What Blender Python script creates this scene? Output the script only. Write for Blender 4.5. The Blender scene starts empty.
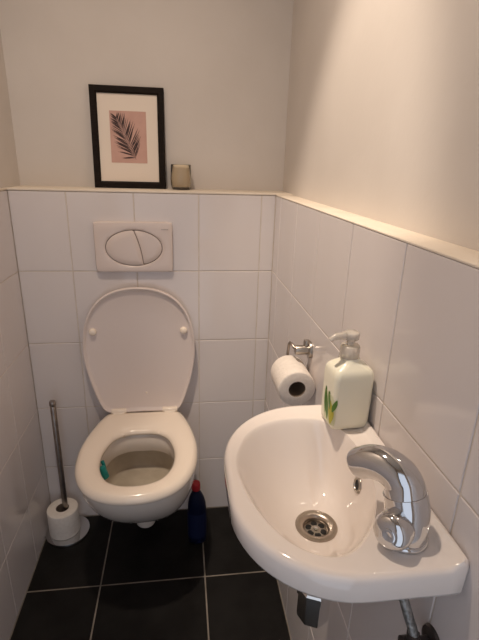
import bpy, bmesh, math, random
from mathutils import Vector, Matrix, noise
random.seed(7)
PI = math.pi
sc = bpy.context.scene
C = sc.collection

# ------------------------------------------------------------------ helpers
def tag(o, label=None, cat=None, group=None, kind=None):
    if label: o['label'] = label
    if cat: o['category'] = cat
    if group: o['group'] = group
    if kind: o['kind'] = kind
    return o

def empty(name, loc=(0, 0, 0), rot=(0, 0, 0)):
    o = bpy.data.objects.new(name, None)
    o.location = loc
    o.rotation_euler = rot
    o.empty_display_size = .05
    C.objects.link(o)
    return o

def build(bm, name, m, parent=None, smooth=40, origin=None):
    """link a bmesh as one object; vertices are in world metres (parents are unrotated) unless the parent is rotated"""
    bmesh.ops.remove_doubles(bm, verts=bm.verts, dist=1e-6)
    bmesh.ops.recalc_face_normals(bm, faces=bm.faces)
    off = Vector((0, 0, 0))
    if parent is not None and not parent.get('_local'):
        p = parent
        while p is not None:
            off += p.location
            p = p.parent
    if origin is not None:
        off = Vector(origin)
    bmesh.ops.translate(bm, verts=bm.verts, vec=-off)
    for f in bm.faces:
        f.smooth = smooth is not None
    if smooth is not None:
        a = math.radians(smooth)
        for e in bm.edges:
            if len(e.link_faces) == 2 and e.calc_face_angle(0) > a:
                e.smooth = False
    me = bpy.data.meshes.new(name)
    bm.to_mesh(me)
    bm.free()
    me.materials.append(m)
    o = bpy.data.objects.new(name, me)
    if origin is not None:
        o.location = origin
    C.objects.link(o)
    if parent is not None:
        o.parent = parent
    return o

def box(bm, x0, x1, y0, y1, z0, z1, bev=0, seg=2):
    r = bmesh.ops.create_cube(bm, size=1)
    vs = r['verts']
    bmesh.ops.scale(bm, vec=(x1 - x0, y1 - y0, z1 - z0), verts=vs)
    bmesh.ops.translate(bm, vec=((x0 + x1) / 2, (y0 + y1) / 2, (z0 + z1) / 2), verts=vs)
    if bev:
        es = set(e for v in vs for e in v.link_edges)
        bmesh.ops.bevel(bm, geom=list(es), offset=bev, segments=seg, profile=.5, affect='EDGES')

def loft(bm, rings, cap0=True, cap1=True, closed_path=False):
    vr = [[bm.verts.new(p) for p in r] for r in rings]
    n = len(vr[0])
    pairs = list(zip(vr[:-1], vr[1:]))
    if closed_path:
        pairs.append((vr[-1], vr[0]))
    for a, b in pairs:
        for i in range(n):
            j = (i + 1) % n
            bm.faces.new((a[i], a[j], b[j], b[i]))
    if not closed_path:
        if cap0: bm.faces.new(list(reversed(vr[0])))
        if cap1: bm.faces.new(vr[-1])
    return vr

def frame_of(d):
    d = Vector(d).normalized()
    up = Vector((0, 0, 1)) if abs(d.z) < .95 else Vector((0, 1, 0))
    u = d.cross(up).normalized()
    return u, d.cross(u).normalized(), d

def lathe(bm, prof, base=(0, 0, 0), axis=(0, 0, 1), n=40, closed=False):
    """prof: list of (radius, height)"""
    u, v, d = frame_of(axis)
    b = Vector(base)
    rings = []
    for r, h in prof:
        r = max(r, 1e-5)
        rings.append([b + d * h + (u * math.cos(2 * PI * k / n) + v * math.sin(2 * PI * k / n)) * r for k in range(n)])
    loft(bm, rings, not closed, not closed, closed)

def crom(P, per=8, closed=False):
    P = [Vector(p) for p in P]
    n = len(P)
    out = []
    for i in range(n if closed else n - 1):
        if closed:
            a, b, c, d = P[(i - 1) % n], P[i], P[(i + 1) % n], P[(i + 2) % n]
        else:
            a, b, c, d = P[max(i - 1, 0)], P[i], P[i + 1], P[min(i + 2, n - 1)]
        for k in range(per):
            t = k / per
            out.append(.5 * ((2 * b) + (c - a) * t + (2 * a - 5 * b + 4 * c - d) * t * t + (3 * b - a - 3 * c + d) * t ** 3))
    if not closed: out.append(P[-1].copy())
    return out

def tube(bm, pts, rad, n=20, caps=True, squash=1.0):
    pts = [Vector(p) for p in pts]
    m = len(pts)
    if not hasattr(rad, '__len__'): rad = [rad] * m
    tan = [(pts[min(i + 1, m - 1)] - pts[max(i - 1, 0)]).normalized() for i in range(m)]
    u, v, d = frame_of(tan[0])
    rings = []
    for i in range(m):
        if i:
            q = tan[i - 1].rotation_difference(tan[i])
            u = q @ u; v = q @ v
        rings.append([pts[i] + (u * math.cos(2 * PI * k / n) + v * squash * math.sin(2 * PI * k / n)) * rad[i] for k in range(n)])
    loft(bm, rings, caps, caps)

def resample(pts, m):
    """closed 2-D polyline resampled to m points by arc length"""
    P = [Vector(p) for p in pts]
    L = [0]
    n = len(P)
    for i in range(n): L.append(L[-1] + (P[(i + 1) % n] - P[i]).length)
    out = []
    j = 0
    for k in range(m):
        s = L[-1] * k / m
        while L[j + 1] < s: j += 1
        t = (s - L[j]) / max(L[j + 1] - L[j], 1e-9)
        out.append(P[j].lerp(P[(j + 1) % n], t))
    return out

def ring3(pts2, z, c=(0, 0), s=1.0, sy=None):
    sy = s if sy is None else sy
    return [Vector((c[0] + (p[0] - c[0]) * s, c[1] + (p[1] - c[1]) * sy, z)) for p in pts2]

# ------------------------------------------------------------------ materials
def mat(name, col, rough=.5, metal=0, coat=0, trans=0, ior=1.45, sss=0, spec=.5):
    m = bpy.data.materials.new(name)
    m.use_nodes = True
    b = m.node_tree.nodes['Principled BSDF']
    b.inputs['Base Color'].default_value = (*col, 1)
    b.inputs['Roughness'].default_value = rough
    b.inputs['Metallic'].default_value = metal
    b.inputs['Coat Weight'].default_value = coat
    b.inputs['Coat Roughness'].default_value = .05
    b.inputs['Transmission Weight'].default_value = trans
    b.inputs['IOR'].default_value = ior
    b.inputs['Specular IOR Level'].default_value = spec
    if sss:
        b.inputs['Subsurface Weight'].default_value = sss
        b.inputs['Subsurface Radius'].default_value = (.01, .01, .008)
        b.inputs['Subsurface Scale'].default_value = .5
    return m

def noise_mat(name, c0, c1, scale=6, rough=.5, bump=0, bscale=40, stretch=(1, 1, 1), detail=4, **k):
    m = mat(name, c0, rough, **k)
    nt = m.node_tree
    b = nt.nodes['Principled BSDF']
    tc = nt.nodes.new('ShaderNodeTexCoord')
    mp = nt.nodes.new('ShaderNodeMapping')
    mp.inputs['Scale'].default_value = stretch
    nt.links.new(tc.outputs['Object'], mp.inputs['Vector'])
    n = nt.nodes.new('ShaderNodeTexNoise')
    n.inputs['Scale'].default_value = scale
    n.inputs['Detail'].default_value = detail
    nt.links.new(mp.outputs[0], n.inputs['Vector'])
    r = nt.nodes.new('ShaderNodeValToRGB')
    r.color_ramp.elements[0].position = .35
    r.color_ramp.elements[1].position = .65
    r.color_ramp.elements[0].color = (*c0, 1)
    r.color_ramp.elements[1].color = (*c1, 1)
    nt.links.new(n.outputs['Fac'], r.inputs['Fac'])
    nt.links.new(r.outputs['Color'], b.inputs['Base Color'])
    if bump:
        n2 = nt.nodes.new('ShaderNodeTexNoise')
        n2.inputs['Scale'].default_value = bscale
        n2.inputs['Detail'].default_value = 3
        nt.links.new(mp.outputs[0], n2.inputs['Vector'])
        bp = nt.nodes.new('ShaderNodeBump')
        bp.inputs['Strength'].default_value = bump
        bp.inputs['Distance'].default_value = .002
        nt.links.new(n2.outputs['Fac'], bp.inputs['Height'])
        nt.links.new(bp.outputs['Normal'], b.inputs['Normal'])
    return m

M_plaster = noise_mat('white_plaster', (.64, .585, .535), (.67, .615, .565), scale=5, rough=.85, bump=.14, bscale=70)
M_ceiling = mat('ceiling_paint', (.8, .78, .74), .9)
M_tile = noise_mat('glazed_white_tile', (.70, .645, .63), (.73, .675, .655), scale=3, rough=.10, bump=.22, bscale=16, stretch=(1, 1, .35))
M_grout = noise_mat('tile_grout', (.60, .53, .46), (.70, .62, .54), scale=20, rough=.9)
M_cap = noise_mat('ledge_paint', (.74, .65, .54), (.80, .71, .60), scale=14, rough=.6, bump=.2, bscale=60)
M_floor = noise_mat('black_floor_tile', (.010, .009, .0085), (.016, .015, .014), scale=9, rough=.42, bump=.3, bscale=70, spec=.12)
M_fgrout = noise_mat('floor_grout', (.20, .17, .14), (.30, .26, .22), scale=15, rough=.9)
M_ceramic = mat('white_ceramic', (.84, .78, .72), .09, coat=.4)
M_basin = mat('basin_ceramic', (.88, .805, .75), .08, coat=.4)
M_bowl = mat('toilet_bowl_ceramic', (.82, .75, .68), .12, coat=.3)
M_inner = noise_mat('shaded_inner_ceramic', (.50, .43, .34), (.60, .53, .43), scale=14, rough=.25)  # mottled ceramic toned darker: shade below the flushing rim put into the colour
M_seat = mat('cream_plastic', (.90, .79, .67), .17, coat=.2)
M_lid = mat('lid_plastic', (.77, .675, .63), .28)
M_plate = mat('plate_plastic', (.72, .62, .57), .22)
M_chrome = mat('chrome', (.66, .66, .67), .07, metal=1)
M_steel = noise_mat('brushed_steel', (.42, .38, .34), (.52, .48, .43), scale=60, rough=.3, metal=1)
M_satin = mat('satin_chrome', (.72, .70, .67), .24, metal=1)
M_drain = noise_mat('tarnished_drain_steel', (.40, .34, .29), (.48, .42, .36), scale=40, rough=.3, metal=1)
M_dsteel = noise_mat('satin_steel_pole', (.33, .29, .26), (.42, .37, .33), scale=60, rough=.33, metal=1)
M_black = mat('dark_hole', (.006, .006, .006), .6)
M_frame = noise_mat('black_stained_wood', (.008, .005, .0035), (.016, .010, .007), scale=30, rough=.55, stretch=(1, 1, 6), spec=.15)
M_mount = mat('mount_card', (.80, .70, .60), .8)
M_print = noise_mat('pink_paper', (.56, .34, .28), (.60, .37, .31), scale=30, rough=.85)
M_leaf = mat('leaf_ink', (.075, .048, .046), .85)
M_stem = mat('leaf_stem_ink', (.42, .27, .23), .85)
M_paper = noise_mat('toilet_tissue', (.80, .73, .66), (.86, .79, .72), scale=80, rough=.95, bump=.5, bscale=160)
M_core = mat('cardboard_core', (.20, .15, .11), .9)
M_wax = mat('candle_wax', (.80, .68, .52), .6, sss=.3)
M_glass = mat('smoked_glass', (.95, .92, .86), .22, trans=1)
M_blue = mat('dark_blue_plastic', (.003, .006, .028), .4, spec=.3)
M_bluelabel = mat('deep_blue_label', (.004, .009, .045), .5)
M_red = mat('red_cap', (.42, .02, .025), .4)
M_teal = mat('teal_gel', (.02, .26, .24), .35)
M_water = mat('water', (.86, .84, .76), .03, trans=1, ior=1.33)
M_soap = mat('pale_soap_bottle', (.88, .85, .70), .25, sss=.2)
M_pump = mat('clear_white_pump', (.84, .78, .70), .2, trans=.55)
M_lgreen = mat('leaf_green', (.10, .22, .035), .5)
M_lyellow = mat('label_yellow', (.50, .46, .06), .5)
M_lpale = mat('label_pale_green', (.70, .70, .46), .4)
M_braid = noise_mat('braided_steel_hose', (.20, .20, .19), (.42, .41, .40), scale=170, rough=.4, metal=.8, bump=.8, bscale=260)
M_valve = mat('tarnished_valve', (.10, .085, .08), .35, metal=.8)
M_door = mat('door_frame_paint', (.75, .73, .7), .5)
M_dark = mat('dark_groove', (.26, .20, .17), .7)
M_logo = mat('logo_grey', (.36, .30, .28), .5)

# ------------------------------------------------------------------ room
W, L = .81, 1.217          # room width between tiles, tile top
YB, YF = .15, -1.85        # upper back wall, front wall with doorway
XP = .864                  # plaster of the right wall, set back behind the tile ledge
H = 2.5
TH = .2414                 # tile height; rows counted down from L
zj = [0, L - 4 * .2454, L - 3 * .2454, L - 2 * .2454, L - .2454, L]

def tiles(bm, axis, at, us, vs, g=.0030, th=.006, sgn=1, bev=.0012):
    """slabs on the plane axis=at; us along the wall, vs upwards; room side is +sgn"""
    for a, b in zip(us[:-1], us[1:]):
        for c, d in zip(vs[:-1], vs[1:]):
            u0, u1, v0, v1 = a + g / 2, b - g / 2, c + g / 2, d - g / 2
            lo, hi = (at - th, at) if sgn > 0 else (at, at + th)
            if axis == 'x': box(bm, lo, hi, u0, u1, v0, v1, bev, 2)
            elif axis == 'y': box(bm, u0, u1, lo, hi, v0, v1, bev, 2)
            else: box(bm, u0, u1, v0, v1, lo, hi, bev, 2)

# back wall: tiled cistern boxing + set back plaster
bm = bmesh.new(); box(bm, -.1, 1.0, YB, YB + .1, 0, H)
wall_back = build(bm, 'wall_back', M_plaster, None, None); tag(wall_back, kind='structure')
bm = bmesh.new(); box(bm, 0.0, XP, .0015, YB, 0, L - .001)
build(bm, 'grout', M_grout, wall_back, None)
bm = bmesh.new(); tiles(bm, 'y', 0, [0, .1645, .3645, .5645, .7645, W], zj, sgn=-1)
build(bm, 'tiling', M_tile, wall_back, None)
bm = bmesh.new(); box(bm, .0, XP, -.001, YB, L, L + .006, .0015)
t1 = build(bm, 'trim_1', M_cap); tag(t1, kind='structure')

# right wall
bm = bmesh.new(); box(bm, XP, XP + .1, YF, YB + .1, 0, H)
wall_right = build(bm, 'wall_right', M_plaster, None, None); tag(wall_right, kind='structure')
bm = bmesh.new(); box(bm, W + .0015, XP, YF, 0.0015, 0, L - .001)
build(bm, 'grout', M_grout, wall_right, None)
ys = [-1.85] + [-.88 + .2 * k for k in range(-4, 5)] + [0]
ys = [y for y in ys if y <= 0]
bm = bmesh.new(); tiles(bm, 'x', W, ys, zj, sgn=-1)
build(bm, 'tiling', M_tile, wall_right, None)
bm = bmesh.new(); box(bm, W - .0006, XP, YF, -.001, L - .001, L + .0022, .001)
t2 = build(bm, 'trim_2', M_cap); tag(t2, kind='structure')

# left wall
bm = bmesh.new(); box(bm, -.12, -.009, YF, YB + .1, 0, H)
wall_left = build(bm, 'wall_left', M_plaster, None, None); tag(wall_left, kind='structure')
bm = bmesh.new(); box(bm, -.009, -.0015, YF, YB, 0, L - .001)
build(bm, 'grout', M_grout, wall_left, None)
ysl = [-1.85] + [-.2 - .2 * k for k in range(7, -1, -1)] + [0]
bm = bmesh.new(); tiles(bm, 'x', 0, ysl, zj, sgn=1)
build(bm, 'tiling', M_tile, wall_left, None)
bm = bmesh.new(); box(bm, -.009, .0, YF, YB, L, L + .006, .0015)
t3 = build(bm, 'trim_3', M_cap); tag(t3, kind='structure')

# floor
bm = bmesh.new(); box(bm, -.1, 1.0, YF - .1, YB + .1, -.1, -.0012)
floor = build(bm, 'floor', M_fgrout, None, None); tag(floor, kind='structure')
bm = bmesh.new(); tiles(bm, 'z', 0, [0, .23, .57, W], [YF, -1.336, -.996, -.656, -.316, 0], g=.0045)
build(bm, 'tiling', M_floor, floor, None)
# ceiling
bm = bmesh.new(); box(bm, -.12, 1.0, YF - .1, YB + .1, H, H + .1)
ceil = build(bm, 'ceiling', M_ceiling, None, None); tag(ceil, kind='structure')
# front wall with an open doorway behind the camera
bm = bmesh.new()
box(bm, -.12, .06, YF - .1, YF, 0, H); box(bm, .74, 1.0, YF - .1, YF, 0, H); box(bm, .06, .74, YF - .1, YF, 2.05, H)
wall_front = build(bm, 'wall_front', M_plaster, None, None); tag(wall_front, kind='structure')
bm = bmesh.new()
box(bm, .03, .075, YF - .11, YF + .012, 0, 2.07, .003); box(bm, .725, .77, YF - .11, YF + .012, 0, 2.07, .003); box(bm, .075, .725, YF - .11, YF + .012, 2.03, 2.07, .003)
d1 = build(bm, 'door_1', M_door); tag(d1, kind='structure')

# ------------------------------------------------------------------ toilet
TX = .3675
toilet = empty('toilet', (TX, 0, 0.04))
tag(toilet, 'white wall-hung toilet with its lid raised against the tiled back wall', 'toilet')
half = [(.0, -.020), (.075, -.019), (.118, -.022), (.139, -.050), (.162, -.122), (.178, -.200), (.1815, -.262), (.174, -.332), (.150, -.394), (.111, -.439), (.058, -.464), (0, -.471)]
full = half + [(-x, y) for x, y in reversed(half[1:-1])]
N = 120
egg = resample(crom([(x, y, 0) for x, y in full], 8, True), N)     # seat outline around x = 0
hin = [(.0, -.144), (.045, -.148), (.083, -.174), (.105, -.230), (.110, -.285), (.101, -.337), (.076, -.381), (.038, -.403), (0, -.408)]
hfull = hin + [(-x, y) for x, y in reversed(hin[1:-1])]
inn = crom([(x, y, 0) for x, y in hfull], 8, True)
def angmatch(poly, ref, c):
    """points of poly along the rays from c through ref"""
    out = []
    n = len(poly)
    for p in ref:
        d = Vector((p[0] - c[0], p[1] - c[1]))
        best = None
        for i in range(n):
            a, b = poly[i], poly[(i + 1) % n]
            ax, ay, bx, by = a[0] - c[0], a[1] - c[1], b[0] - c[0], b[1] - c[1]
            ex, ey = bx - ax, by - ay
            den = d.x * ey - d.y * ex
            if abs(den) < 1e-12: continue
            t = (ax * ey - ay * ex) / den
            s = (ax * d.y - ay * d.x) / den
            if t > 0 and -1e-6 <= s <= 1 + 1e-6 and (best is None or t < best): best = t
        out.append(Vector((c[0] + d.x * best, c[1] + d.y * best, 0)))
    return out
CC = (0, -.28)
inn = angmatch(inn, egg, CC)
ZS = .473
# vitreous bowl: outside
def tr(ring): return [p + Vector((TX, 0, 0)) for p in ring]
def blend(A, B, t, z): return [Vector((a[0] + (b[0] - a[0]) * t, a[1] + (b[1] - a[1]) * t, z)) for a, b in zip(A, B)]
rim_out = [Vector((p.x * .972, max(-.468, min(p.y, -.012) if p.y > -.05 else p.y * .975), 0)) for p in egg]
back_o = [Vector((p.x, 0.0 if p.y > -.05 else p.y, 0)) for p in rim_out]
def outer_ring(z):
    t = (.444 - z) / (.444 - .07)             # 0 at the rim, 1 at the underside
    t = max(0, min(1, t))
    k = t ** 1.5
    fy = 1 - .80 * t ** 1.5                        # front draws back
    fx = 1 - .58 * t ** 1.9
    return [Vector((p.x * fx, p.y * fy, z)) for p in back_o]
bm = bmesh.new()
rings = [ring3(outer_ring(.068), .068, (0, -.1), .86, .86)]
zs = [.072, .085, .105, .13, .16, .19, .22, .25, .28, .31, .34, .37, .40, .428, .440]
rings += [outer_ring(z) for z in zs]
rings.append([Vector((p.x * .985, p.y * .99, .444)) for p in back_o])
# rim top to inside, undercut flush rim, cavity
rim_in = [Vector((CC[0] + (p.x - CC[0]) * 1.05, CC[1] + (p.y - CC[1]) * 1.04, 0)) for p in inn]
rings.append([Vector((p.x, p.y, .444)) for p in ring3(rim_in, 0, CC, 1.04)])
rings.append([Vector((p.x, p.y, .436)) for p in rim_in])
rings.append([Vector((p.x, p.y, .386)) for p in rim_in])
rings.append([Vector((p.x, p.y, .381)) for p in ring3(rim_in, 0, CC, 1.02)])
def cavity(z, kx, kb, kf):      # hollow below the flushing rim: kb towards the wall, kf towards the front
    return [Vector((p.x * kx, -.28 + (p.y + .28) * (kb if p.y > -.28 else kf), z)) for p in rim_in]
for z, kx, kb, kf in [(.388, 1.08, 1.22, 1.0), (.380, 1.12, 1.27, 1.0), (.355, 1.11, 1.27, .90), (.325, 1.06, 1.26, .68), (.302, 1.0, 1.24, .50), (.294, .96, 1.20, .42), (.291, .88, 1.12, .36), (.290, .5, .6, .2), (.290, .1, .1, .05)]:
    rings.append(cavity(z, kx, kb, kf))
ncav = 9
loft(bm, [tr(r) for r in rings[:-ncav]], True, False)
build(bm, 'bowl', M_bowl, toilet, 50)
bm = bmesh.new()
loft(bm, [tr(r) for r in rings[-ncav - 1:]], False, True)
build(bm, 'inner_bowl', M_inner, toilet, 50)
# flush water standing on the shelf of the bowl
bm = bmesh.new()
loft(bm, [tr(ring3(cavity(0, .88, 1.1, .36), .2915, (0, -.30), .42)), tr(ring3(cavity(0, .88, 1.1, .36), .2935, (0, -.30), .48)), tr(ring3(cavity(0, .88, 1.1, .36), .2938, (0, -.30), .46))])
build(bm, 'water', M_water, toilet)
# bolt cover / outlet stub under the bowl
bm = bmesh.new(); lathe(bm, [(.030, .055), (.033, .06), (.034, .115), (.03, .13)], (TX + .003, -.17, .056), (0, 0, 1), 32)
build(bm, 'outlet_stub', M_bowl, toilet)
# seat ring
def seat_rings(z0, z1):
    R = []
    mid = blend(egg, inn, .5, 0)
    def off(t, z): return blend(egg, inn, t, z)
    for t, z in [(.06, z0), (.015, z0 + .003), (0, z0 + .008), (.004, z0 + .013), (.04, z0 + .018), (.12, z1 - .003), (.25, z1), (.45, z1 - .0005), (.65, z1 - .002),
                 (.82, z1 - .006), (.93, z1 - .011), (1.0, z1 - .018), (.995, z0 + .003), (.95, z0)]:
        R.append(off(t, z))
    return R
bm = bmesh.new()
loft(bm, [tr(r) for r in seat_rings(.446, ZS + .002)], closed_path=True)
seat = build(bm, 'seat', M_seat, toilet, 60)
# lid: raised, its underside to the room, edge lip all round
hy, hz = -.040, ZS - .010
ang = math.radians(89.6)         # swung up to lean on the wall side
def lid_pt(x, s, d):
    """s: distance from the hinge edge, d: height above the lid's underside plane (towards the room)"""
    ca, sa = math.cos(ang), math.sin(ang)
    return Vector((TX - .003 + x, hy + .006 + s * ca * 1.0 - d * sa, hz + .012 + s * sa + d * ca))
S = [(p.x * 1.015, -(p.y + .020)) for p in egg]           # x, distance from hinge
def lidring(sc_, d):
    out = []
    for x, s in S:
        out.append(lid_pt(x * sc_, .225 + (s - .225) * sc_, d))
    return out
bm = bmesh.new()
loft(bm, [lidring(.94, -.020), lidring(.975, -.018), lidring(.995, -.010), lidring(1.0, 0), lidring(.997, .004), lidring(.985, .0055), lidring(.970, .0045),
          lidring(.955, -.003), lidring(.93, -.0045), lidring(.5, -.005), lidring(.1, -.005)])
lid = build(bm, 'lid', M_lid, toilet, 60)
for bx in (-.149, .147):
    bm = bmesh.new()
    b = lid_pt(bx, .300, -.0045); nrm = lid_pt(bx, .300, .1) - b
    lathe(bm, [(.0125, 0), (.0125, .004), (.0105, .009), (.007, .0115), (.0, .012)], b, nrm, 24)
    build(bm, 'bumper', M_seat, lid, 60)
bm = bmesh.new(); b = lid_pt(.015, .07, -.0048); lathe(bm, [(.004, 0), (.0035, .0015), (0, .002)], b, nrm, 16)
build(bm, 'moulding_mark', M_seat, lid)
for bx in (-.084, .092):
    bm = bmesh.new()
    tube(bm, [(TX + bx - .026, -.036, ZS + .006), (TX + bx - .024, -.036, ZS + .006), (TX + bx + .024, -.036, ZS + .006), (TX + bx + .026, -.036, ZS + .006)], [.008, .0095, .0095, .008], 20)
    box(bm, TX + bx - .020, TX + bx + .020, -.050, -.024, .446, ZS + .006, .004)
    build(bm, 'hinge', M_seat, toilet, 50)
# teal rim block
block = empty('toilet_rim_block', (TX - .103, -.285, .40))
tag(block, 'teal gel freshener block hooked inside left rim of the toilet bowl', 'toilet block')
bm = bmesh.new()
tube(bm, crom([(TX - .1095, -.285, .436), (TX - .104, -.285, .425), (TX - .1015, -.285, .41), (TX - .098, -.285, .398)], 6), [.006] + [.0105] * 8 + [.012] * 9 + [.008], 16)
build(bm, 'gel', M_teal, block)
bm = bmesh.new()
tube(bm, [(TX - .1090, -.262, .440), (TX - .106, -.262, .43), (TX - .103, -.264, .415), (TX - .099, -.272, .402)], .0055, 10)
build(bm, 'hook', M_teal, block)

# ------------------------------------------------------------------ flush plate
fp = empty('flush_plate', (.3605, -.006, .973))
tag(fp, 'white dual flush plate with oval split button on tiles above toilet', 'flush plate')
px0, px1, pz0, pz1 = .2395, .4815, .972, 1.130
def rrect(x0, x1, z0, z1, r, n=6):
    o = []
    for cx, cz, a in [(x1 - r, z1 - r, 0), (x0 + r, z1 - r, 90), (x0 + r, z0 + r, 180), (x1 - r, z0 + r, 270)]:
        for k in range(n + 1):
            t = math.radians(a + 90 * k / n)
            o.append((cx + r * math.cos(t), cz + r * math.sin(t)))
    return o
def xz(pts, y, c=None, s=1):
    if c is None: return [Vector((p[0], y, p[1])) for p in pts]
    return [Vector((c[0] + (p[0] - c[0]) * s, y, c[1] + (p[1] - c[1]) * s)) for p in pts]
O = rrect(px0, px1, pz0, pz1, .008)
oc = ((px0 + px1) / 2, (pz0 + pz1) / 2 - .002)
ox, oz = .0885, .0570
def oval(a, b, n=64): return [(oc[0] + a * math.cos(2 * PI * k / n), oc[1] + b * math.sin(2 * PI * k / n)) for k in range(n)]
# plate body with the oval opening
OO = resample([(p[0], p[1], 0) for p in O], 64)
OV = [Vector((p[0], p[1], 0)) for p in oval(ox, oz)]
OM = angmatch([(p[0], p[1]) for p in O], OV, oc)
def R2(A, y, ins=0):
    return [Vector((p[0] + (oc[0] - p[0]) * ins, y, p[1] + (oc[1] - p[1]) * ins)) for p in A]
bm = bmesh.new()
loft(bm, [R2(OM, .0004), R2(OM, -.011), R2(OM, -.0145, .02), R2(OM, -.0155, .06), R2([p.lerp(q, .25) for p, q in zip(OV, OM)], -.0158), R2(OV, -.0145, -.03), R2(OV, -.0125), R2(OV, -.006), ], cap0=True, cap1=True)
build(bm, 'cover', M_plate, fp, 35)
# split buttons: divided by a curve
def split_x(z): 
    t = (z - oc[1]) / oz
    return oc[0] + .019 - .014 * t - .005 * t * t
def button(side, name, y):
    pts = []
    n = 60
    for k in range(n):
        a = 2 * PI * k / n
        x, z = oc[0] + (ox - .0018) * math.cos(a), oc[1] + (oz - .0018) * math.sin(a)
        sx = split_x(z)
        if (x - sx) * side > .0009: pts.append((x, z))
    # order: rotate so the gap closes along the split curve
    gap = max(range(len(pts)), key=lambda i: math.dist(pts[i], pts[(i + 1) % len(pts)]))
    pts = pts[gap + 1:] + pts[:gap + 1]
    a, b = pts[-1], pts[0]
    for k in range(0, 11):
        z = a[1] + (b[1] - a[1]) * k / 10
        zz = max(oc[1] - oz * .985, min(oc[1] + oz * .985, z))
        pts.append((split_x(zz) + side * .0009, zz))
    P = resample([(p[0], p[1], 0) for p in pts], 72)
    c = (sum(p.x for p in P) / 72, sum(p.y for p in P) / 72)
    bm = bmesh.new()
    loft(bm, [xz(P, -.0055), xz(P, y + .003), xz(P, y + .001, c, .985), xz(P, y, c, .96), xz(P, y - .0008, c, .6), xz(P, y - .001, c, .1)])
    build(bm, name, M_plate, fp, 40)
button(-1, 'full_flush_button', -.0150)
button(1, 'half_flush_button', -.0135)
bm = bmesh.new(); loft(bm, [xz(oval(ox - .0003, oz - .0003), -.0058), xz(oval(ox - .0003, oz - .0003), -.0068)])
build(bm, 'button_gap', M_dark, fp)
bm = bmesh.new()
for k in range(5): box(bm, px1 - .034 + k * .0042, px1 - .0312 + k * .0042, -.0162, -.0155, pz1 - .0235, pz1 - .0205)
build(bm, 'logo_mark', M_logo, fp)

# ------------------------------------------------------------------ picture frame, leaning a little
FW, FH = .228, .305
pf = empty('picture_frame', (.3465, .118, L + .006), (math.radians(-4.0), 0, math.radians(.5)))
pf['_local'] = 1
tag(pf, 'black wooden picture frame with palm leaf print standing on the ledge', 'picture frame')
bw = .0215
bm = bmesh.new()
def fr(x, z, dy): return Vector((x, dy, z))
hw = FW / 2
prof = [(0, .016), (0, -.0035), (.002, -.006), (bw - .005, -.006), (bw - .001, -.003), (bw, .0), (bw, .016)]
rings = []
for ins, y in prof: rings.append([fr(-hw + ins, ins, y), fr(hw - ins, ins, y), fr(hw - ins, FH - ins, y), fr(-hw + ins, FH - ins, y)])
loft(bm, rings, closed_path=True)
build(bm, 'moulding', M_frame, pf, 30)
bm = bmesh.new(); box(bm, -hw + .003, hw - .003, .004, .0155, .003, FH - .003)
build(bm, 'backing_board', M_frame, pf, None)
bm = bmesh.new(); box(bm, -hw + bw - .001, hw - bw + .001, .0015, .004, bw - .001, FH - bw + .001)
build(bm, 'mount', M_mount, pf, None)
pxa, pxb, pza, pzb = -.0570, .0565, .079, .234
bm = bmesh.new(); box(bm, pxa, pxb, .0008, .0015, pza, pzb)
prt = build(bm, 'print', M_print, pf, None); prt['_local'] = 1
# palm frond: leaflets fanning from a curved rib
bm = bmesh.new()
rib = crom([(.020, .092), (.006, .108), (-.006, .130), (-.018, .160), (-.030, .190), (-.038, .214)] and [(.022, .090, 0), (.012, .106, 0), (.002, .128, 0), (-.012, .160, 0), (-.026, .190, 0), (-.036, .214, 0)], 7)
def blade(p, d, ln, w):
    d = Vector((d[0], d[1])).normalized(); n = Vector((-d.y, d.x))
    st = [(0, .25), (.2, .8), (.45, 1), (.75, .6), (1, .03)]
    top, bot = [], []
    for t, k in st:
        c = Vector((p[0], p[1])) + d * ln * t + n * (t * t * ln * .04)
        top.append(c + n * w * k); bot.append(c - n * w * k)
    for y in (.0003, .0008):
        pass
    va = [bm.verts.new((q.x, .00035, q.y)) for q in top + bot[::-1]]
    vb = [bm.verts.new((q.x, .0008, q.y)) for q in top + bot[::-1]]
    bm.faces.new(va); bm.faces.new(vb[::-1])
    m = len(va)
    for i in range(m): bm.faces.new((va[i], va[(i + 1) % m], vb[(i + 1) % m], vb[i]))
nr = len(rib)
for i in range(3, nr):
    p = rib[i]; d = (rib[min(i + 1, nr - 1)] - rib[max(i - 1, 0)]).normalized()
    f = i / (nr - 1)
    for s in (-1, 1):
        if True:
            a = math.radians(random.uniform(36, 50) * (1 - .35 * f)) * s
            if i < 6: a = math.radians(80 - 6 * i + random.uniform(-8, 8)) * s
            if s < 0 and i >= 6: a *= 1.35
            dd = Vector((d.x * math.cos(a) - d.y * math.sin(a), d.x * math.sin(a) + d.y * math.cos(a)))
            ln = (.024 + .034 * math.sin(PI * min(1, .18 + f * .75))) * random.uniform(.82, 1.08)
            if s < 0: ln *= 1.05
            # keep on the paper
            for _ in range(12):
                e = Vector((p.x, p.y)) + dd * ln
                if pxa + .003 < e.x < pxb - .003 and pza + .004 < e.y < pzb - .004: break
                ln *= .9
            blade(p, dd, ln, random.uniform(.0010, .0017))
build(bm, 'leaf_motif', M_leaf, prt, None)
bm = bmesh.new()
tube(bm, [Vector((p.x, .0004, p.y)) for p in rib], [.0012 - .0007 * i / nr for i in range(nr)], 6, squash=.4)
build(bm, 'leaf_stem', M_stem, prt)
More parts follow.
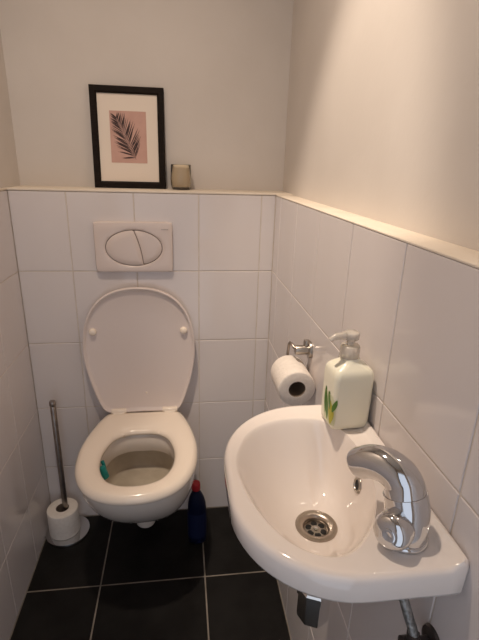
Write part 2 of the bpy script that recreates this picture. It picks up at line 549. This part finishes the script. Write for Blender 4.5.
# ------------------------------------------------------------------ candle glass
cg = empty('candle_glass', (.511, .105, L + .006))
tag(cg, 'small smoked glass tumbler holding a cream candle beside the frame', 'candle')
zc = L + .0065
bm = bmesh.new()
lathe(bm, [(.0, 0), (.027, 0), (.0305, .003), (.0335, .015), (.0342, .035), (.0322, .077), (.0314, .0782), (.0304, .077), (.0322, .035), (.0315, .015), (.028, .008), (.0, .0075)], (.511, .105, zc), n=48)
build(bm, 'tumbler', M_glass, cg, 50)
bm = bmesh.new()
lathe(bm, [(.0, .0085), (.0270, .0088), (.0308, .0155), (.0315, .035), (.0303, .066), (.028, .068), (.0, .067)], (.511, .105, zc), n=48)
build(bm, 'wax', M_wax, cg, 50)
bm = bmesh.new(); tube(bm, [(.511, .105, zc + .066), (.511, .1045, zc + .071), (.512, .104, zc + .075)], .0008, 8)
build(bm, 'wick', M_black, cg)

# ------------------------------------------------------------------ toilet rolls
def roll(name, base, axis, length, ro, ri, label, cat, group=None):
    r = empty(name, base)
    tag(r, label, cat, group)
    bm = bmesh.new()
    prof = [(ri + .0012, 0), (ro - .003, 0), (ro - .0008, .0012), (ro, .004), (ro, length - .004), (ro - .0008, length - .0012), (ro - .003, length), (ri + .0012, length)]
    lathe(bm, prof, base, axis, 64, closed=True)
    build(bm, 'tissue', M_paper, r, 50)
    bm = bmesh.new()
    lathe(bm, [(ri, .0005), (ri + .0012, .0005), (ri + .0012, length - .0005), (ri, length - .0005)], base, axis, 48, closed=True)
    build(bm, 'cardboard_core', M_core, r, 50)
    return r
# free-standing spare roll holder
hx, hyy = .0772, -.0782
st = empty('spare_roll_stand', (hx, hyy, 0))
tag(st, 'steel pole stand with round base in left back corner', 'roll stand')
bm = bmesh.new(); lathe(bm, [(.0, .0), (.074, .0), (.0765, .003), (.0765, .010), (.075, .014), (.066, .0155), (.0, .0165)], (hx, hyy, 0), n=64)
build(bm, 'base', M_chrome, st, 50)
bm = bmesh.new(); lathe(bm, [(.0, .0165), (.0095, .0165), (.0095, .532), (.0088, .534), (.0, .534)], (hx, hyy, 0), n=24)
build(bm, 'pole', M_dsteel, st, 50)
bm = bmesh.new(); lathe(bm, [(.0102, .535), (.0108, .537), (.0108, .549), (.0095, .552), (.0, .553)], (hx, hyy, 0), n=24)
build(bm, 'pole_cap', M_dsteel, st, 50)
roll('toilet_roll', (hx - .010, hyy - .002, .0175), (0, 0, 1), .100, .0535, .0215, 'white toilet roll standing on round base of the steel pole stand', 'toilet roll')

# wall toilet roll holder
ph = empty('toilet_roll_holder', (W, -.485, .90))
tag(ph, 'small chrome wall toilet roll holder behind the soap dispenser', 'toilet roll holder')
yp, zp = -.497, .897
bm = bmesh.new(); lathe(bm, [(.0, 0), (.021, 0), (.021, .004), (.019, .007), (.0, .0072)], (W, yp, zp), (-1, 0, 0), 36)
build(bm, 'wall_plate', M_steel, ph, 50)
bm = bmesh.new(); lathe(bm, [(.0, .0072), (.0115, .0072), (.0115, .036), (.0105, .038), (.0, .0385)], (W, yp, zp), (-1, 0, 0), 28)
build(bm, 'post', M_steel, ph, 50)
bm = bmesh.new(); lathe(bm, [(.0, 0.0), (.0065, 0), (.0075, .002), (.0075, .012), (.006, .0145), (.0, .015)], (W - .011, yp, zp + .010), (0, .15, 1), 20)
build(bm, 'knob', M_steel, ph, 50)
RX, RZ = .7640, .830
RY0 = -.568
bm = bmesh.new()
tube(bm, crom([(W - .034, yp, zp), (W - .039, yp + .004, zp + .004), (W - .043, yp + .014, zp + .009), (W - .0455, yp + .026, zp + .008), (RX + .0005, -.4635, zp - .008), (RX, -.461, RZ + .04), (RX, -.462, RZ + .02), (RX, -.472, RZ + .0138), (RX, -.50, RZ + .0138), (RX, -.555, RZ + .0138)], 6), .0034, 12)
build(bm, 'bail', M_dsteel, ph, 60)
roll('toilet_roll', (RX, RY0, RZ), (0, 1, 0), .098, .0430, .0185, 'white toilet roll hanging on the chrome wall holder', 'toilet roll')

# ------------------------------------------------------------------ toilet cleaner bottle
bx, by = .5495, -.160
cb = empty('cleaner_bottle', (bx, by, 0))
tag(cb, 'dark blue toilet cleaner bottle with red cap on floor right of toilet', 'bottle')
bm = bmesh.new()
def oval3(cx, cy, z, a, b, n=40, dx=0): return [Vector((cx + dx + a * math.cos(2 * PI * k / n), cy + b * math.sin(2 * PI * k / n), z)) for k in range(n)]
sec = [(.001, .028, .019), (.004, .0315, .022), (.02, .033, .0235), (.06, .0335, .024), (.11, .0335, .024), (.15, .0325, .0235), (.175, .0305, .0225), (.197, .0255, .0195), (.214, .0180, .0150), (.222, .0135, .013), (.231, .0135, .013)]
loft(bm, [oval3(bx, by, z, a, b, 40, 0 if z < .15 else -.002 * (z - .15) / .07) for z, a, b in sec])
build(bm, 'body', M_blue, cb, 50)
bm = bmesh.new()
loft(bm, [oval3(bx, by, z, a + .0006, b + .0006) for z, a, b in [(.03, .0331, .0238), (.06, .0335, .024), (.11, .0335, .024), (.135, .0330, .0238)]], False, False)
build(bm, 'label_band', M_bluelabel, cb, 50)
bm = bmesh.new()
lathe(bm, [(.0, .230), (.0150, .230), (.0155, .234), (.0150, .250), (.0142, .2555), (.0125, .258), (.0, .2588)], (bx - .003, by, 0), (0, 0, 1), 28)
build(bm, 'cap', M_red, cb, 50)

# ------------------------------------------------------------------ wash basin
ZB = .910
x0, x1, y0, y1 = .565, W - .0005, -1.124, -.768
def arc(cx, cy, r, a0, a1, n=12): return [(cx + r * math.cos(math.radians(a0 + (a1 - a0) * k / n)), cy + r * math.sin(math.radians(a0 + (a1 - a0) * k / n))) for k in range(n + 1)]
OUT = [(x1, y0 + .006), (x1, y1 - .006)] + arc(x1 - .006, y1 - .006, .006, 0, 90, 3)[1:] + arc(x0 + .148, y1 - .148, .148, 90, 180, 16) + arc(x0 + .137, y0 + .137, .137, 180, 270, 16) + arc(x1 - .006, y0 + .006, .006, 270, 360, 3)[:-1]
# pull the front edge a little round
INN0 = [(.580, -.935), (.588, -.888), (.612, -.843), (.652, -.817), (.700, -.811), (.742, -.823), (.764, -.862), (.769, -.915), (.764, -.97), (.749, -1.018), (.725, -1.058), (.692, -1.088), (.656, -1.090), (.620, -1.062), (.592, -1.005)]
BC = (.678, -.955)
N = 128
refs = [(BC[0] + math.cos(2 * PI * k / N), BC[1] + math.sin(2 * PI * k / N)) for k in range(N)]
for cx_, cy_ in [(x1, y0 + .004), (x1, y1 - .004)]:
    k = round(math.atan2(cy_ - BC[1], cx_ - BC[0]) / (2 * PI / N)) % N
    refs[k] = (cx_, cy_)
oa = angmatch(OUT, refs, BC)
ia = angmatch([(p.x, p.y) for p in crom([(a, b, 0) for a, b in INN0], 8, True)], refs, BC)
DR = Vector((.702, -.940, 0)); ZD = .802
dr = [DR + Vector((math.cos(2 * PI * k / N), math.sin(2 * PI * k / N), 0)) * .026 for k in range(N)]
def sst(a, b, x):
    t = max(0, min(1, (x - a) / (b - a))); return t * t * (3 - 2 * t)
def up(p): return .010 * sst(.792, .803, p.x)
def inset(p, d):
    v = Vector((BC[0] - p.x, BC[1] - p.y, 0)); 
    q = p + v.normalized() * d
    if p.x > x1 - .002: q.x = max(q.x, p.x - d)
    return q
rings = []
THK = .041
def under(p, s, z):
    q = Vector((BC[0] + .03 + (p.x - BC[0] - .03) * s, BC[1] + (p.y - BC[1]) * s, z))
    if p.x > x1 - .002: q.x = p.x
    return q
cav = [(.25, ZD - .018), (.45, ZD - .008), (.66, ZD + .018), (.80, ZB - THK - .014), (.875, ZB - THK - .005), (.93, ZB - THK), (.965, ZB - THK + .001)]
rings += [[under(p, s, z) if s > .7 else Vector((BC[0] + .02 + (p.x - BC[0] - .02) * s, BC[1] + (p.y - BC[1]) * s, z)) for p in oa] for s, z in cav]
rings.append([inset(p, .003).lerp(p, 0) + Vector((0, 0, ZB - THK + .004)) for p in oa])
rings.append([p + Vector((0, 0, ZB - THK + .010)) for p in oa])
rings.append([p + Vector((0, 0, ZB - .010 + up(p))) for p in oa])
rings.append([inset(p, .0012) + Vector((0, 0, ZB - .004 + up(p))) for p in oa])
rings.append([inset(p, .0045) + Vector((0, 0, ZB - .0006 + up(p))) for p in oa])
for t in (.0, .2, .4, .6, .8, .92):
    r_ = []
    for p, q in zip(oa, ia):
        a = inset(p, .009)
        b = q.lerp(a, .0)
        m_ = a.lerp(b, t)
        zz = ZB + (0 if p.x > x1 - .03 else 0) - .0015 * t
        m_.z = zz + up(m_)
        r_.append(m_)
    rings.append(r_)
def bowl_z(u, x=0): return ZB - .0016 - (ZB - .0016 - ZD) * (1 - (1 - u) ** (2.1 + 2.2 * sst(.705, .765, x))) * ((u + .002) / (u + .045)) * 1.043
for u in (.0, .02, .05, .09, .14, .2, .28, .37, .47, .58, .7, .82, .92, 1.0):
    r_ = []
    for p, q in zip(ia, dr):
        m_ = p.lerp(q, u); m_.z = bowl_z(u, p.x); r_.append(m_)
    rings.append(r_)
rings.append([DR + (p - DR) * .9 + Vector((0, 0, ZD - .012)) for p in dr])
basin = empty('wash_basin', (W, -.95, ZB - THK))
tag(basin, 'small white ceramic corner-rounded wash basin mounted on the right tiled wall', 'wash basin')
bm = bmesh.new(); loft(bm, rings)
bas = build(bm, 'bowl', M_basin, basin, 50)
# drain strainer
bm = bmesh.new()
zd = ZD + .0005
lathe(bm, [(.018, -.006), (.0185, -.0015), (.022, .0012), (.0275, .0022), (.0305, .0018), (.0315, .0002), (.0305, -.001), (.020, -.010)], (DR.x, DR.y, zd), n=48, closed=True)
drn = build(bm, 'drain_ring', M_drain, basin, 50)
bm = bmesh.new()
lathe(bm, [(.0, -.009), (.0185, -.009), (.0185, -.0078), (.006, -.0062), (.0, -.006)], (DR.x, DR.y, zd), n=40)
sv = build(bm, 'strainer', M_steel, drn, 50)
for k in range(6):
    a = PI / 2 + 2 * PI * k / 6
    bm = bmesh.new(); lathe(bm, [(.0, 0), (.0048, 0), (.0048, .0014), (.0, .0014)], (DR.x + .0112 * math.cos(a), DR.y + .0112 * math.sin(a), zd - .0078), (0, 0, 1), 18)
    build(bm, 'strainer_hole', M_black, drn)
bm = bmesh.new(); lathe(bm, [(.0, 0), (.004, 0), (.0034, .0018), (.0, .0022)], (DR.x, DR.y, zd - .0064), n=20)
build(bm, 'strainer_screw', M_chrome, drn)
# overflow on the wall side of the bowl
from mathutils.bvhtree import BVHTree
bmt = bmesh.new(); bmt.from_mesh(bas.data)
tree = BVHTree.FromBMesh(bmt)
org = Vector((.64, -.936, .866)) - basin.location
hit, nor, idx, dist = tree.ray_cast(org, Vector((1, 0.03, 0)))
bmt.free()
hit = hit + basin.location
if nor.x > 0: nor = -nor
bm = bmesh.new()
lathe(bm, [(.0080, -.002), (.0078, .0016), (.0092, .0030), (.0118, .0022), (.0130, .0003), (.0126, -.002)], hit, nor, 32, closed=True)
ovf = build(bm, 'overflow_ring', M_steel, basin, 50)
bm = bmesh.new(); lathe(bm, [(.0, -.0005), (.0081, -.0005), (.0081, .0009), (.0, .0009)], hit, nor, 24)
build(bm, 'overflow_hole', M_black, ovf)

# ------------------------------------------------------------------ tap
TB = Vector((.757, -1.072, ZB))
tap = empty('basin_tap', TB)
tag(tap, 'chunky chrome basin tap with curved spout on near corner of the basin', 'tap')
bm = bmesh.new(); lathe(bm, [(.0, .000), (.0270, .000), (.0278, .0015), (.0275, .0045), (.0258, .0065), (.0, .0068)], TB, n=48)
build(bm, 'base_ring', M_chrome, tap, 50)
bm = bmesh.new()
bp = crom([TB + Vector((0, 0, .0062)), TB + Vector((.001, .001, .02)), TB + Vector((.0012, .004, .038)), TB + Vector((-.001, .0090, .0535))], 6)
tube(bm, bp, [.0258 - .0012 * (i / (len(bp) - 1)) for i in range(len(bp))], 36)
build(bm, 'body', M_chrome, tap, 50)
bm = bmesh.new()
sp = crom([TB + Vector((-.0002, .0065, .0465)), TB + Vector((-.0004, .0085, .0515)), TB + Vector((-.001, .0140, .0605)), TB + Vector((-.006, .0225, .0690)), TB + Vector((-.0155, .035, .0722)), TB + Vector((-.026, .0475, .0685)), TB + Vector((-.034, .0575, .0600)), TB + Vector((-.0370, .0615, .0550))], 7)
ns = len(sp)
rr = []
for i in range(ns):
    f = i / (ns - 1)
    rr.append(.0242 - .0060 * f ** 1.1 - (.0012 * max(0, (f - .93) / .07) ** 2))
tube(bm, sp, rr, 36, caps=True)
spout = build(bm, 'spout', M_chrome, tap, 50)
bm = bmesh.new(); dct = (sp[-1] - sp[-2]).normalized()
lathe(bm, [(.0, 0), (.0150, 0), (.0150, .0012), (.0125, .0016), (.0, .001)], sp[-1], dct, 28)
build(bm, 'aerator', M_steel, spout, 50)
# control knob facing the room
kd = Vector((-.72, -.62, .16)).normalized()
kc = TB + Vector((-.012, -.006, .0225))
bm = bmesh.new()
lathe(bm, [(.0, .000), (.0200, .000), (.0212, .006), (.0212, .0150), (.0202, .0205), (.0175, .0250), (.0135, .0275), (.0085, .0286), (.0, .0288)], kc, kd, 40)
knob = build(bm, 'knob', M_chrome, tap, 50)
bm = bmesh.new(); lathe(bm, [(.0, .0270), (.0078, .0282), (.0082, .0290), (.0070, .0297), (.0045, .0292), (.0, .0290)], kc, kd, 32)
build(bm, 'knob_button', M_chrome, knob, 50)

# ------------------------------------------------------------------ soap dispenser
sx, sy = .7715, -.829
sd = empty('soap_dispenser', (sx, sy, ZB))
tag(sd, 'pale yellow pump soap dispenser with green leaf label on far basin edge', 'soap dispenser')
def rr3(cx, cy, z, a, b, r, rot=0, n=6):
    o = []
    for qx, qy, an in [(a - r, b - r, 0), (-a + r, b - r, 90), (-a + r, -b + r, 180), (a - r, -b + r, 270)]:
        for k in range(n + 1):
            t = math.radians(an + 90 * k / n)
            X, Y = qx + r * math.cos(t), qy + r * math.sin(t)
            o.append(Vector((cx + X * math.cos(rot) - Y * math.sin(rot), cy + X * math.sin(rot) + Y * math.cos(rot), z)))
    return o
rt = math.radians(3)
bm = bmesh.new()
secs = [(.0008, .0285, .0235, .008), (.0035, .0315, .0265, .009), (.012, .0328, .0276, .010), (.05, .0332, .0280, .010), (.088, .0332, .0278, .010), (.096, .0325, .0270, .010), (.101, .0305, .0252, .011), (.1045, .0270, .0225, .012), (.109, .0205, .0185, .0135), (.1135, .0150, .0150, .0142), (.1175, .0135, .0135, .013)]
loft(bm, [rr3(sx, sy, ZB + z, a, b, r, rt) for z, a, b, r in secs])
build(bm, 'bottle', M_soap, sd, 50)
# label on the side that faces the room's left: leaves on pale ground
def face_pt(u, v, d):      # u across the left face, v up, d outwards
    X, Y = -.0332 - d, u
    return Vector((sx + X * math.cos(rt) - Y * math.sin(rt), sy + X * math.sin(rt) + Y * math.cos(rt), ZB + v))
def front_pt(u, v, d):
    X, Y = u, -.0280 - d
    return Vector((sx + X * math.cos(rt) - Y * math.sin(rt), sy + X * math.sin(rt) + Y * math.cos(rt), ZB + v))
def wrap_pt(s, v, d):
    """s runs round the near left corner: negative on the left face, positive on the front face"""
    r = .010
    q = r * PI / 2
    if s < -q / 2:
        return face_pt(-.0280 + r + (-s - q / 2), v, d)
    if s > q / 2:
        return front_pt(-.0332 + r + (s - q / 2), v, d)
    a = math.radians(180) + (s + q / 2) / r
    X, Y = -.0332 + r + (r + d) * math.cos(a), -.0280 + r + (r + d) * math.sin(a)
    return Vector((sx + X * math.cos(rt) - Y * math.sin(rt), sy + X * math.sin(rt) + Y * math.cos(rt), ZB + v))
def patch(outline, d, m, name, par):
    """outline: list of (s, v) spans -> strip shaped patch that follows the bottle"""
    bm = bmesh.new()
    rows = []
    for v, s0, s1 in outline:
        rows.append([(s0 + (s1 - s0) * k / 10, v) for k in range(11)])
    grid = [[[bm.verts.new(wrap_pt(s, v, dd)) for s, v in row] for row in rows] for dd in (.0001, d)]
    nr_, nc = len(rows), 11
    for g in grid:
        for i in range(nr_ - 1):
            for j in range(nc - 1):
                bm.faces.new((g[i][j], g[i][j + 1], g[i + 1][j + 1], g[i + 1][j]))
    return build(bm, name, m, par, 50)
lab = patch([(.010, -.030, .003), (.02, -.034, .004), (.045, -.034, .003), (.060, -.030, -.004)], .0005, M_lpale, 'label', sd)
def leafpatch(s, v, ln, w, an, m, nm, d=.001):
    out = []
    for k in range(9):
        t = k / 8
        wv = w * math.sin(PI * min(1, max(0.02, t * .96 + .02))) + .0004
        out.append((v + ln * t, s + math.tan(an) * ln * t - wv, s + math.tan(an) * ln * t + wv))
    return patch(out, d, m, nm, lab)
leafpatch(-.004, .012, .040, .0065, -.1, M_lyellow, 'lemon_slice')
leafpatch(-.016, .014, .045, .006, -.25, M_lgreen, 'printed_leaf')
leafpatch(-.008, .036, .028, .0042, -.30, M_lgreen, 'printed_leaf', .0013)
leafpatch(-.026, .020, .046, .005, -.1, M_lgreen, 'printed_leaf')
leafpatch(-.002, .034, .022, .003, .25, M_lgreen, 'printed_leaf', .0014)
pump = empty('pump', (0, 0, 0)); pump.parent = sd
bm = bmesh.new(); pc = (sx - .002, sy + .002, ZB)
lathe(bm, [(.0, .1170), (.0150, .1170), (.0155, .120), (.0155, .135), (.0135, .1375), (.0, .138)], pc, n=36)
build(bm, 'collar', M_pump, sd, 50)
bpy.data.objects.remove(pump)
bm = bmesh.new(); lathe(bm, [(.0, .138), (.0065, .138), (.0065, .146), (.0110, .147), (.0125, .149), (.0125, .157), (.0100, .1595), (.0, .160)], pc, n=32)
head = build(bm, 'pump_head', M_pump, sd, 50)
bm = bmesh.new()
tube(bm, crom([(pc[0] - .004, pc[1], ZB + .153), (pc[0] - .018, pc[1] - .003, ZB + .1535), (pc[0] - .030, pc[1] - .005, ZB + .152), (pc[0] - .036, pc[1] - .006, ZB + .147)], 5), [.0065] * 5 + [.0055] * 5 + [.0045] * 5 + [.004], 16)
build(bm, 'nozzle', M_pump, head, 50)

# ------------------------------------------------------------------ plumbing under the basin
tr_ = empty('bottle_trap', (DR.x, DR.y, .57))
tag(tr_, 'chrome bottle trap hanging under the wash basin', 'drain trap')
bm = bmesh.new(); lathe(bm, [(.016, .19), (.016, .08)], (DR.x, DR.y, ZD - .21), (0, 0, 1), 28)
build(bm, 'tail_pipe', M_satin, tr_, 50)
bm = bmesh.new(); lathe(bm, [(.0, 0), (.024, .0), (.0265, .002), (.0275, .010), (.0275, .050), (.0300, .051), (.0300, .064), (.0275, .067), (.0165, .070)], (DR.x + .011, DR.y + .004, .615), n=8)
build(bm, 'cup', M_satin, tr_, 25)
bm = bmesh.new(); tube(bm, crom([(DR.x + .012, DR.y + .02, .655), (DR.x + .03, DR.y + .06, .655), (DR.x + .06, DR.y + .12, .655), (W - .002, DR.y + .14, .655)], 4), .0135, 24)
build(bm, 'outlet_pipe', M_chrome, tr_, 50)
bm = bmesh.new(); lathe(bm, [(.0135, 0), (.028, 0), (.028, .003), (.02, .008), (.0137, .009)], (W, DR.y + .14, .655), (-1, 0, 0), 32)
build(bm, 'wall_rosette', M_chrome, tr_, 50)

hs = empty('supply_hose', (.779, -1.09, .745))
tag(hs, 'grey braided water hose hanging below near corner of the basin', 'hose')
bm = bmesh.new()
tube(bm, crom([(.767, -1.078, .824), (.770, -1.082, .814), (.774, -1.087, .800), (.778, -1.091, .788), (.7815, -1.094, .776)], 6), .0060, 16)
build(bm, 'braid', M_braid, hs, 60)
bm = bmesh.new(); lathe(bm, [(.0062, 0), (.0085, .001), (.0085, .013), (.0062, .014)], (.7815, -1.094, .764), (-.05, .05, 1), 6)
build(bm, 'hose_nut', M_valve, hs, 30)
vl = empty('stop_valve', (W, -1.094, .756))
tag(vl, 'dark tarnished stop valve on wall beneath the braided hose', 'valve')
bm = bmesh.new(); lathe(bm, [(.0, 0), (.022, 0), (.020, .004), (.010, .006), (.0098, .018), (.0125, .020), (.0125, .040), (.0, .042)], (W, -1.094, .756), (-1, 0, 0), 28)
build(bm, 'valve_body', M_valve, vl, 40)
bm = bmesh.new(); lathe(bm, [(.0, .012), (.006, .012), (.006, .018), (.0135, .019), (.0150, .023), (.0150, .032), (.012, .036), (.0, .037)], (W - .010, -1.094, .756), (.35, -1, .1), 14)
build(bm, 'handle', M_valve, vl, 40)

# ------------------------------------------------------------------ lights
def spot(name, loc, tgt, e, col, size, blend_, rad):
    l = bpy.data.lights.new(name, 'SPOT')
    l.energy = e; l.color = col; l.spot_size = math.radians(size); l.spot_blend = blend_; l.shadow_soft_size = rad
    o = bpy.data.objects.new(name, l); o.location = loc
    o.rotation_euler = (Vector(tgt) - Vector(loc)).to_track_quat('-Z', 'Y').to_euler()
    C.objects.link(o)
    return o
LA = Vector((.32, -.72, 2.44))
AX = Vector((.318, .190, -.92))
spot('ceiling_spot_beam', LA, LA + AX, 54, (1, .84, .68), 42, .65, .022)
spot('ceiling_spot_spill', LA, LA + Vector((0, 0, -1)), 38, (1, .82, .66), 140, 1.0, .03)
w = bpy.data.worlds.new('hall_daylight'); sc.world = w; w.use_nodes = True
bg = w.node_tree.nodes['Background']
bg.inputs['Color'].default_value = (.80, .87, 1, 1)
bg.inputs['Strength'].default_value = 1.0

# ------------------------------------------------------------------ camera
cam = bpy.data.cameras.new('camera')
co = bpy.data.objects.new('camera', cam); C.objects.link(co)
Rr = Vector((.99182946, -.12455038, .02759581)); Ru = Vector((.01540167, .33164396, .94327889)); Rf = Vector((.12663773, .93514677, -.33085254))
mw = Matrix(((Rr.x, Ru.x, -Rf.x, .507926), (Rr.y, Ru.y, -Rf.y, -1.450242), (Rr.z, Ru.z, -Rf.z, 1.311646), (0, 0, 0, 1)))
co.matrix_world = mw
cam.sensor_fit = 'AUTO'; cam.sensor_width = 36
cam.lens = 447.758 / 640 * 36
cam.clip_start = .01
sc.camera = co
for o in bpy.data.objects:
    if '_local' in o: del o['_local']
vs = sc.view_settings
vs.view_transform = 'Standard'; vs.look = 'None'; vs.exposure = 0; vs.gamma = 1; vs.use_curve_mapping = False
